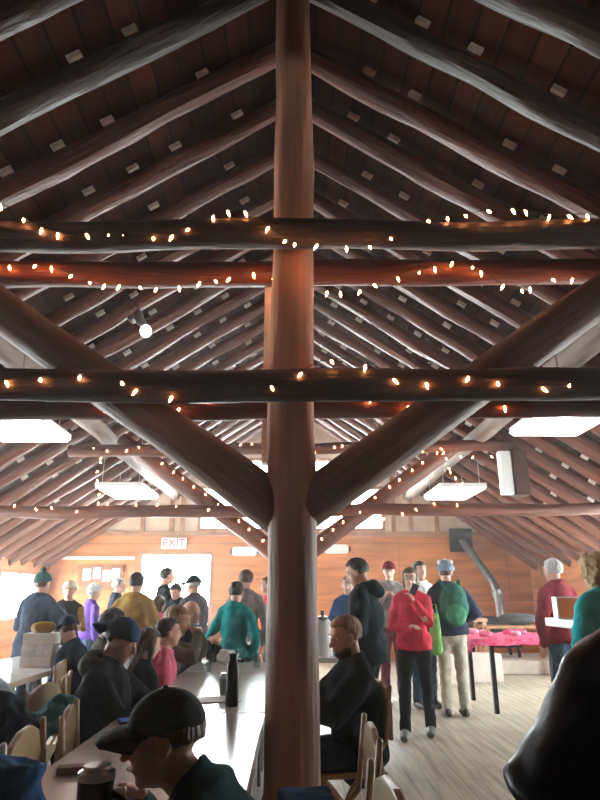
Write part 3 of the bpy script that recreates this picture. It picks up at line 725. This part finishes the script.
    name = {'jacket': 'jacket', 'tee': 't_shirt', 'vest': 'vest', 'sweater': 'sweater', 'hoodie': 'hooded_sweatshirt'}[top]
    j = b.build(name, tc, root, vox=.012 if vox < .0095 else .015, sm=5, disp=lump if top != 'tee' else .006, dscale=7)
    if hood is not None:
        hb = MB(); hb.loft([T(-.10, -.03, .50), T(-.07, -.11, .47), T(0, -.14, .44), T(.07, -.11, .47), T(.10, -.03, .50)], [.03*s, .048*s, .06*s, .048*s, .03*s], 12, xdir=(0, 0, 1))
        hb.ell(T(0, -.10, .48), (.10*s, .065*s, .07*s), R); hb.build('hood', hood, root, vox=.014, sm=4, disp=.008, dscale=9)
    if top == 'vest' or cuff is not None:
        for (q, sh, el, w2) in arms:
            MB().loft([T(q*.09, 0, .415), sh, el, w2], [.058*s, .066*s, .052*s, .040*s], 12).build('sleeve', cuff or tc, root, vox=.014, sm=3, disp=.008, dscale=9)
    # trousers and shoes
    tb = MB(); tb.loft([T(0, 0, .07), pel+V((0, 0, -.02)), pel+V((0, .01, -.09*s))], [(.158*s, .12*s), (.178*s, .135*s), (.16*s, .12*s)], 16, xdir=(1, 0, 0))
    for (q, a, k, n_) in lg: tb.loft([a, a+(k-a)*.4, k, k+(n_-k)*.4, n_+V((0, 0, .01))], [.098*s, .09*s, .068*s, .064*s, .058*s], 14)
    tb.build('trousers', bc, root, vox=.014, sm=4, disp=.009, dscale=8)
    for (q, a, k, n_) in lg:
        b = MB(); f = n_; bz = -f.z
        b.loft([f+V((0, -.035, bz+.05)), f+V((0, .07, bz+.052)), f+V((0, .17, bz+.042))], [(.043, .045), (.052, .048), (.042, .034)], 14)
        b.loft([f+V((0, -.01, bz+.05)), f+V((0, 0, .045))], [.045, .05], 12)
        # flatten the sole
        for v in b.v: v.z = max(v.z, f.z+bz+.006)
        b.build('shoe', sc or BOOT, root, vox=.010, sm=2)
    return root, arms

BOOT = mat('dark_boot', (.03, .025, .022), .5, .3, 9, .1)
K = {k: cloth(k, c) for k, c in dict(navy=(.018, .03, .055), black=(.01, .011, .013), darkteal=(.015, .055, .06), teal=(.02, .27, .27), mustard=(.32, .19, .05),
     purple=(.16, .08, .38), red=(.72, .045, .085), maroon=(.20, .018, .03), plaidgrey=(.13, .13, .15), grey=(.30, .27, .26), pink=(.8, .18, .28), tanpants=(.42, .38, .30),
     jeans=(.06, .10, .17), olive=(.12, .12, .09), blue=(.05, .13, .28), lightblue=(.45, .58, .68), white=(.75, .75, .74), greenhat=(.02, .09, .08), charcoal2=(.012, .020, .026), fuzzblue=(.22, .30, .36),
     maroonpants=(.20, .06, .08), turq=(.03, .52, .56), green=(.22, .55, .16), bpgreen=(.03, .12, .085), navycap=(.03, .06, .12), greencap=(.045, .055, .05), palegreen=(.5, .65, .6), cream=(.7, .62, .5)).items()}
def X(px, Y, py=590): return at(px, py, Y).x
def Hh(py, Y): return at(300, py, Y).z
FR, FL, FA, FC = -pi/2, pi/2, 0, pi          # facing right, left, away, towards the viewer

# nearest: man in the cap at the table
person('seated man in a dark curved-brim cap and dark teal jacket, hunched at the near table', .05, 1.76, FL-.05, 1.62, 'sit', 44, (12, 6), hands=((-.16, .50, .30), (.14, .52, .28)),
       tc=K['darkteal'], bc=K['jeans'], hair='short', hc='brown', hat='cap', hatc=K['greencap'], vox=.006, skin=1)
chair(.04, 1.76, FL+.1, 'tan folding chair under the man in the dark cap')
# big black jacket, right edge
person('person in a puffy black jacket standing close at the right edge, elbow out', .772, 1.12, .25, 1.60, 'stand', 3, (0, 0), hint=(-1, -.3, .02), lump=.016, hands=((-.16, .15, .09), (.2, .15, .05)),
       tc=cloth('black_shell', (.006, .007, .009), .38, .3, .06), bc=K['black'], hair='short', vox=.008, puff=.07, collar=False, fat=1.15, shoulder=1.12)
# navy cap man
person('seated man in a backwards navy cap, grey hood and dark jacket, looking down', -1.08, 3.6, FR-.1, 1.62, 'sit', 12, (-5, 22), hands=((-.14, .48, .26), (.14, .48, .26)),
       tc=K['black'], bc=K['jeans'], hat='cap', hatc=K['navycap'], brim=165, hc='dark', vox=.008, hood=K['olive'], fat=1.1, puff=.035, skin=1)
chair(-1.12, 3.6, FR-.1, 'tan folding chair under the man in the navy cap')
chair(-.74, 2.94, FR+.2, 'empty tan folding chair tucked at the near table, next to the navy-capped man')
chair(-.74, 2.47, FR+.1, 'empty tan folding chair tucked at the near table, beside the chair with the blue jacket')
chair(-.76, 2.0, FR+.05, 'tan folding chair with a blue jacket over it, in the near left corner')
# man right of the post
person('seated bearded man in a dark jacket just right of the post, looking left', .38, 3.72, FL+.15, 1.62, 'sit', 5, (15, 14), hands=((-.16, .42, .30), (.14, .42, .26)),
       tc=K['black'], bc=K['navy'], hc='light', beard='brown', vox=.008, fat=1.15, puff=.04)
chair(.28, 3.72, FL+.15, 'tan folding chair under the bearded man by the post')
# others along the middle table
seated = [
 ('seated person with black hair behind the navy-capped man', -1.42, 4.75, FR+.2, 1.66, 10, (10, 0), 'jacket', 'olive', 'bob', 'dark', None, None),
 ('seated child with long brown hair at the middle table, back turned', -.98, 4.2, FR+.6, 1.40, 5, (0, 10), 'jacket', 'charcoal2', 'long', 'brown', None, None),
 ('seated boy with short dark hair beside the olive-jacketed woman', -.98, 4.75, FR+.3, 1.5, 8, (0, 0), 'jacket', 'pink', 'short', 'dark', None, None),
 ('seated woman with a light brown bob in an olive jacket, hands at her mouth', -1.08, 5.2, FR, 1.72, 14, (0, 8), 'jacket', 'olive', 'bob', 'light', None, None),
 ('seated balding man with a grey fringe, turned toward the viewer', -1.02, 6.05, FR-.5, 1.76, 8, (-15, 4), 'jacket', 'charcoal2', 'bald', 'grey', None, None),
]
for i, (lb, x, y, f, H_, ln, hd, tp_, col, hr, hcol, ht, hcc) in enumerate(seated):
    hs = None
    if i == 3: hs = ((-.05, .34, .50), (.06, .34, .50))
    if i == 4: hs = ((-.05, .36, .36), (.08, .36, .38))
    person(lb, x, y, f, H_, 'sit', ln, hd, hands=hs, top=tp_, tc=K[col], bc=K['jeans'], hair=hr, hc=hcol, beard='grey' if i == 4 else None, cuff=None)
    chair(x-.02, y, f, ['tan folding chair under the black-haired person', 'tan folding chair under the long-haired child', 'tan folding chair under the dark-haired boy',
                        'tan folding chair under the woman with the bob', 'tan folding chair under the balding man'][i])
# by the left windows
person('seated person in a pale blue shirt bent over at the left edge', -1.62, 3.95, FL+.2, 1.72, 'sit', 40, (0, 25), tc=K['lightblue'], bc=K['navy'], hc='brown', fat=1.15)
chair(-1.58, 3.95, FL+.2, 'tan folding chair under the person in pale blue')
person('seated child in a dark knit hat leaning over the left table', -1.78, 5.55, FL-.2, 1.5, 'sit', 16, (-25, 25), tc=K['navy'], bc=K['jeans'], hat='beanie', hatc=K['navy'], hc='brown')
chair(-1.74, 5.55, FL-.2, 'tan folding chair under the child in the knit hat')
person('seated person in pale green by the glaring left window', -2.98, 4.9, FR, 1.62, 'sit', 12, (0, 0), tc=K['palegreen'], bc=K['jeans'], hc='blonde', hair='bob')
chair(-3.02, 4.9, FR, 'tan folding chair under the person in pale green')
# standing, left half
person('standing person in a navy coat and dark green pom-pom hat, seen from behind', X(42, 6.9)-.05, 7.0, -.35, 1.60, tc=K['navy'], bc=K['navy'], hat='pom', hatc=K['greenhat'], hc='brown', puff=.05, hem=.15, hands=((-.12, .26, .12), (.15, .26, .3)))
person('standing woman in a black vest over mustard sleeves, pale knit hat', X(72, 7.8), 7.8, FC+.2, Hh(577, 7.8)-.02, top='vest', tc=K['black'], bc=K['jeans'], cuff=K['mustard'], hat='beanie', hatc=K['cream'], hc='brown', hands=((-.06, .22, .18), (.08, .24, .2)))
person('standing person in a purple jacket and fluffy white hat near the notice board', X(93, 8.8), 8.8, -.8, Hh(582, 8.8), tc=K['purple'], bc=K['jeans'], hat='fuzzy', hatc=K['white'], hc='grey')
person('standing grey-haired person in dark clothes under the ledge', X(117, 9.6), 9.6, FR+.2, Hh(575, 9.6), tc=K['navy'], bc=K['jeans'], hc='grey')
person('standing dark-haired person in a mustard jacket, back to the viewer', X(136, 6.7), 6.7, -.15, Hh(568, 6.7), tc=K['mustard'], bc=K['jeans'], hc='dark', hair='short', fat=1.1, puff=.045)
person('child in a pink top partly behind the mustard jacket', X(159, 7.4), 7.4, -.6, 1.36, tc=K['pink'], bc=K['cream'], hc='brown', hair='bob')
person('standing man in a black T-shirt in front of the bright door', X(164, 9.3), 9.3, FR+.5, Hh(564, 9.3), top='tee', tc=K['black'], bc=K['jeans'], hc='dark', puff=.02, hands=((-.1, .3, .1), (.1, .3, .1)))
person('short dark-haired person looking down at a phone near the door', X(180, 8.6), 8.6, FC-.4, Hh(579, 8.6), tc=K['charcoal2'], bc=K['jeans'], hc='dark', head=(0, 30), hands=((-.04, .3, .22), (.05, .3, .22)))
person('standing man in a dark cap and slate plaid jacket, near the door', X(197, 7.6), 7.6, FL-.6, Hh(570, 7.6)-.02, tc=K['plaidgrey'], bc=K['jeans'], hat='cap', hatc=K['charcoal2'], hc='grey', fat=1.15, puff=.045, hands=((-.1, .3, .1), (.1, .3, .1)))
person('standing woman in a teal sweater with dark pinned-up hair, back turned', X(236, 6.3), 6.3, -.25, Hh(577, 6.3), top='sweater', tc=K['teal'], bc=K['black'], hair='bun', hc='dark', puff=.018, fat=.92)
person('standing man in a grey shirt behind the woman in teal', X(246, 7.1), 7.1, -.1, Hh(565, 7.1), top='sweater', tc=K['grey'], bc=K['jeans'], hc='brown', puff=.02)
person('person in a red top almost hidden behind the near post', X(272, 7.9), 8.2-.2, FL, 1.6, top='sweater', tc=K['red'], bc=K['jeans'], hc='brown')
# standing, right half
person('tall man in a dark hooded sweatshirt right of the post, looking down', X(367, 5.4), 5.4, FL-.35, Hh(553, 5.4)+.02, top='hoodie', tc=K['charcoal2'], bc=K['black'], hc='dark', head=(10, 22), hood=K['charcoal2'], hands=((-.05, .2, .06), (.1, .22, .06)), puff=.045, hem=.06, fat=1.1)
person('person in a blue top half hidden behind the tall hooded man', X(350, 7.5), 7.5, FC-.3, Hh(572, 7.5), top='sweater', tc=K['blue'], bc=K['jeans'], hc='light', skin=2)
person('person in maroon trousers and grey top behind the red jacket', X(391, 8.7), 8.7, FC-.2, Hh(558, 8.7), top='sweater', tc=K['grey'], bc=K['maroonpants'], hat='cap', hatc=K['maroon'], hc='brown', hands=((-.08, .25, .3), (.08, .25, .3)))
_, arms_red = person('woman in a red jacket and black leggings with glasses, hand at her chin', X(412, 6.6), 6.6, FC-.25, Hh(563, 6.6), tc=K['red'], bc=K['black'], hair='bob', hc='brown', glasses=True, hands=((-.05, .20, .38), (.03, .22, .14)), step=.25, hem=.03, sc=mat('grey_shoe', (.12, .12, .11), .6, .2, 8, .1))
person('person in a pale hooded jacket behind the red jacket', X(420, 8.2), 8.2, FC+.3, Hh(557, 8.2), tc=K['white'], bc=K['navy'], hair='bob', hc='dark', hood=K['white'])
rb, _ = person('person in a navy jacket, tan trousers and fuzzy hat, back to the viewer', X(449, 7.6), 7.6, -.05, 1.76, tc=K['navy'], bc=K['tanpants'], hat='fuzzy', hatc=K['fuzzblue'], hc='brown', puff=.04, hands=((-.22, .1, .0), (.2, .2, .1)))
person('grey-haired man in a maroon sweater and jeans at the white counter', X(561, 6.45), 6.45, .35, Hh(553, 6.45), top='sweater', tc=K['maroon'], bc=K['jeans'], hc='grey', puff=.03, glasses=True)
person('woman in turquoise with curly blonde hair near the right edge', X(600, 4.1)+.04, 4.1, .3, 1.63, top='sweater', tc=K['turq'], bc=K['jeans'], hair='bob', hc='blonde', curl=1, puff=.03)

# ------------------------------------------------------------------ carried things
bx, by = rb.location.x, rb.location.y
t = empty('backpack', 'green backpack worn over the navy jacket', 'backpack', (bx, by-.24, 1.0), -.05)
MB().ell((0, 0, .22), (.17, .11, .27), fn=lambda d: 1-.08*abs(d.z)**3).build('pack_body', K['bpgreen'], t, vox=.014, disp=.01)
MB().ell((0, -.09, .12), (.12, .05, .12)).build('front_pocket', cloth('mid_green', (.07, .26, .14)), t, disp=.008)
for sx in (-1, 1): MB().loft([(sx*.09, .05, .42), (sx*.11, .18, .5), (sx*.13, .30, .46), (sx*.14, .33, .3)], [(.022, .008)]*4, 8).build('strap', K['bpgreen'], t)
c = at(437, 634, 6.9)
t = empty('tote_bag', 'light green tote bag held between the red jacket and the backpack wearer', 'bag', (c.x, 6.9, c.z-.17))
MB().loft([(0, 0, 0), (0, 0, .2), (0, 0, .36)], [(.07, .05), (.065, .045), (.05, .02)], 14).build('bag_body', K['green'], t, disp=.01)
MB().loft([(-.04, 0, .35), (-.02, 0, .47), (.02, 0, .47), (.04, 0, .35)], [.008]*4, 6, xdir=(0, 1, 0)).build('handle', K['green'], t)
c = at(415, 589, 6.32)
tag(MB().box((0, 0, 0), (.07, .014, .11), Rx(.3) @ Matrix.Rotation(.4, 3, 'Y')).build('phone', BLACKP, loc=c, smooth=False), 'black phone held up by the woman in the red jacket', 'phone')
# near-left belongings
t = tag(MB().loft([(0, -.02, .02), (.0, .02, .3), (-.05, .0, .42), (-.12, .02, .2)], [(.2, .09), (.2, .08), (.2, .07), (.16, .05)], 16).build('draped_jacket', K['blue'], vox=.012, disp=.03, dscale=7, loc=(-.93, 2.06, .53)),
        'blue jacket slung over the chair in the near left corner', 'jacket')
tag(MB().ell((0, 0, .2), (.26, .2, .24), fn=lambda d: 1+.15*noise.noise(d*2)).build('backpack', K['navy'], vox=.014, disp=.025, dscale=8, loc=(-1.42, 3.12, .46)),
    'dark navy backpack on a chair at the left edge', 'backpack')
chair(-1.42, 3.12, FR, 'tan folding chair under the dark navy backpack')
tag(MB().loft([(0, 0, 0), (.03, .04, .05), (.1, .08, .11), (.16, .05, .13)], [(.08, .05), (.08, .05), (.06, .04), (.04, .03)], 14).build('scarf', cloth('sky_blue', (.2, .55, .68)), vox=.012, disp=.03, dscale=10, loc=(-1.22, 3.2, .70)),
    'crumpled sky blue scarf on top of the bags at the left edge', 'scarf')
tag(MB().box((0, 0, .09), (.2, .22, .18), Rz(.2)).build('blue_bag', K['blue'], vox=.012, disp=.02, dscale=9, loc=(.07, 2.5, .46)), 'dark blue bag on the chair at the foot of the post', 'bag')
chair(.08, 2.5, FL, 'tan folding chair under the blue bag at the foot of the post')
# ------------------------------------------------------------------ on the tables
TZ = .75
def mug(x, y, z, label, h=.17, r=.041, m=BLACKP, lid=BLACKP):
    t = empty('travel_mug', label, 'mug', (x, y, z))
    MB().lathe((0, 0, 0), [(r*.85, 0), (r*.9, .02), (r, h*.85), (r*1.02, h)]).build('mug_body', m, t)
    MB().lathe((0, 0, h), [(r*1.06, 0), (r*1.06, .015), (r*.8, .022), (r*.78, .03)]).build('lid', lid, t)
    return t
c = at(98, 790, 1.66); t = mug(c.x, 1.66, TZ, 'black travel mug with a steel rim on the near table', .16, .042, BLACKP, STEEL)
MB().loft([(.04, 0, .04), (.075, 0, .05), (.078, 0, .11), (.04, 0, .13)], [.007]*4, 8, xdir=(0, 1, 0)).build('handle', BLACKP, t)
c = on_z(233, 706, TZ)
t = empty('water_bottle', 'tall dark water bottle on the glaring table beside the post', 'bottle', c)
MB().lathe((0, 0, 0), [(.034, 0), (.036, .02), (.036, .2), (.03, .225), (.022, .235)]).build('bottle_body', mat('dark_bottle', (.02, .03, .035), .35, .1, 6, 0), t)
MB().lathe((0, 0, .235), [(.024, 0), (.024, .03), (.012, .035)]).build('bottle_cap', BLACKP, t)
c = on_z(226, 694, TZ); mug(c.x, c.y, TZ, 'small grey cup just behind the tall dark bottle', .09, .035, GREYM, STEEL)
CLEAR = glass_mat('clear_plastic', (.85, .88, .88))
cups = [(258, 668, 'clear cup beside the post on the glaring table'), (222, 655, 'clear tumbler near the balding man'), (246, 658, 'clear cup at the far end of the row of cups'), (209, 672, 'clear cup in front of the woman in olive')]
for px, py, lb in cups:
    c = on_z(px, py, TZ); tag(MB().lathe((0, 0, 0), [(.028, 0), (.038, .11), (.035, .11), (.026, .006)]).build('plastic_cup', CLEAR, loc=Vector((c.x, min(c.y, 5.85), TZ))), lb, 'cup', 'clear cups on the middle table')
for (px, py, lb, s_) in ((228, 664, 'crumpled clear bag beside the mugs on the middle table', .09), (243, 652, 'crumpled clear bag at the far end of the middle table', .1)):
    c = on_z(px, py, TZ); tag(MB().ell((0, 0, s_*.6), (s_, s_, s_*.7), fn=lambda d: 1+.35*noise.noise(d*3)).build('plastic_bag', mat('cloudy_plastic', (.8, .82, .82), .25, .1, 9, .3), loc=c, disp=.015, dscale=14), lb, 'bag', 'crumpled clear bags')
tag(MB().box((0, 0, .003), (.28, .2, .006), Rz(.3)).build('paper_sheet', mat('sheet_white', (.8, .79, .75), .7, .05, 5, 0), loc=on_z(215, 700, TZ), smooth=False), 'white paper sheet on the table under the dark bottle side', 'paper')
tag(MB().box((0, 0, .012), (.16, .05, .024), Rz(.2)).build('eyeglass_case', TRIMW, loc=on_z(84, 772, TZ), smooth=False, bev=.004), 'small brown case lying on the near table left of the mug', 'case')
t = empty('phone', 'dark phone with a blue screen lying before the navy-capped man', 'phone', on_z(127, 722, TZ)+Vector((0, 0, .0)), .4)
MB().box((0, 0, .006), (.06, .11, .012)).build('phone_body', BLACKP, t, smooth=False, bev=.003); MB().box((0, 0, .0125), (.052, .095, .002)).build('screen', emit('blue_screen', (.02, .05, .2), .5), t, smooth=False)
# left table
c = on_z(46, 671, TZ)
for k in range(3):
    tag(MB().box((0, 0, .045), (.26, .2, .088), Rz(.05*k)).build('carton', K['white'] if k % 2 else mat('white_carton', (.78, .76, .72), .7, .1, 6, .05), loc=(-2.15, 5.6, TZ+.09*k), smooth=False, bev=.005),
        'pale carton on the left table, %s of its stack' % ('bottom', 'middle', 'top')[k], 'box', 'pale cartons on the left table')
tag(MB().ell((0, 0, .04), (.11, .07, .05), fn=lambda d: 1+.2*noise.noise(d*4)).build('yellow_cloth', K['mustard'], loc=(-2.15, 5.6, TZ+.27)), 'mustard glove lying on top of the pale cartons', 'glove')
t = empty('food_bowl', 'dark bowl of pale food on the left table', 'bowl', (-2.15, 6.25, TZ))
MB().lathe((0, 0, 0), [(.06, 0), (.12, .05), (.13, .09), (.12, .09), (.1, .05)]).build('bowl', BLACKP, t)
fd = MB().ell((0, 0, .085), (.115, .115, .04), fn=lambda d: 1+.25*noise.noise(d*5)).build('food', K['cream'], t)
tag(MB().ell((0, 0, .14), (.17, .12, .15), fn=lambda d: 1+.1*noise.noise(d*2)).build('red_bag', K['red'], vox=.012, disp=.015, loc=(-2.3, 4.25, TZ)), 'soft red bag on the nearer left table', 'bag')
# coffee urn
t = empty('coffee_urn', 'white coffee dispenser with black pump top seen just right of the post', 'urn', (.32, 6.5, TZ))
MB().lathe((0, 0, 0), [(.09, 0), (.1, .02), (.1, .30), (.07, .34)]).build('urn_body', WHITE, t)
MB().lathe((0, 0, .34), [(.06, 0), (.06, .03), (.02, .04), (.02, .09)]).build('pump_top', BLACKP, t)
MB().loft([(0, -.05, .37), (0, -.12, .38), (0, -.14, .34)], [.012]*3, 8).build('spout', BLACKP, t)
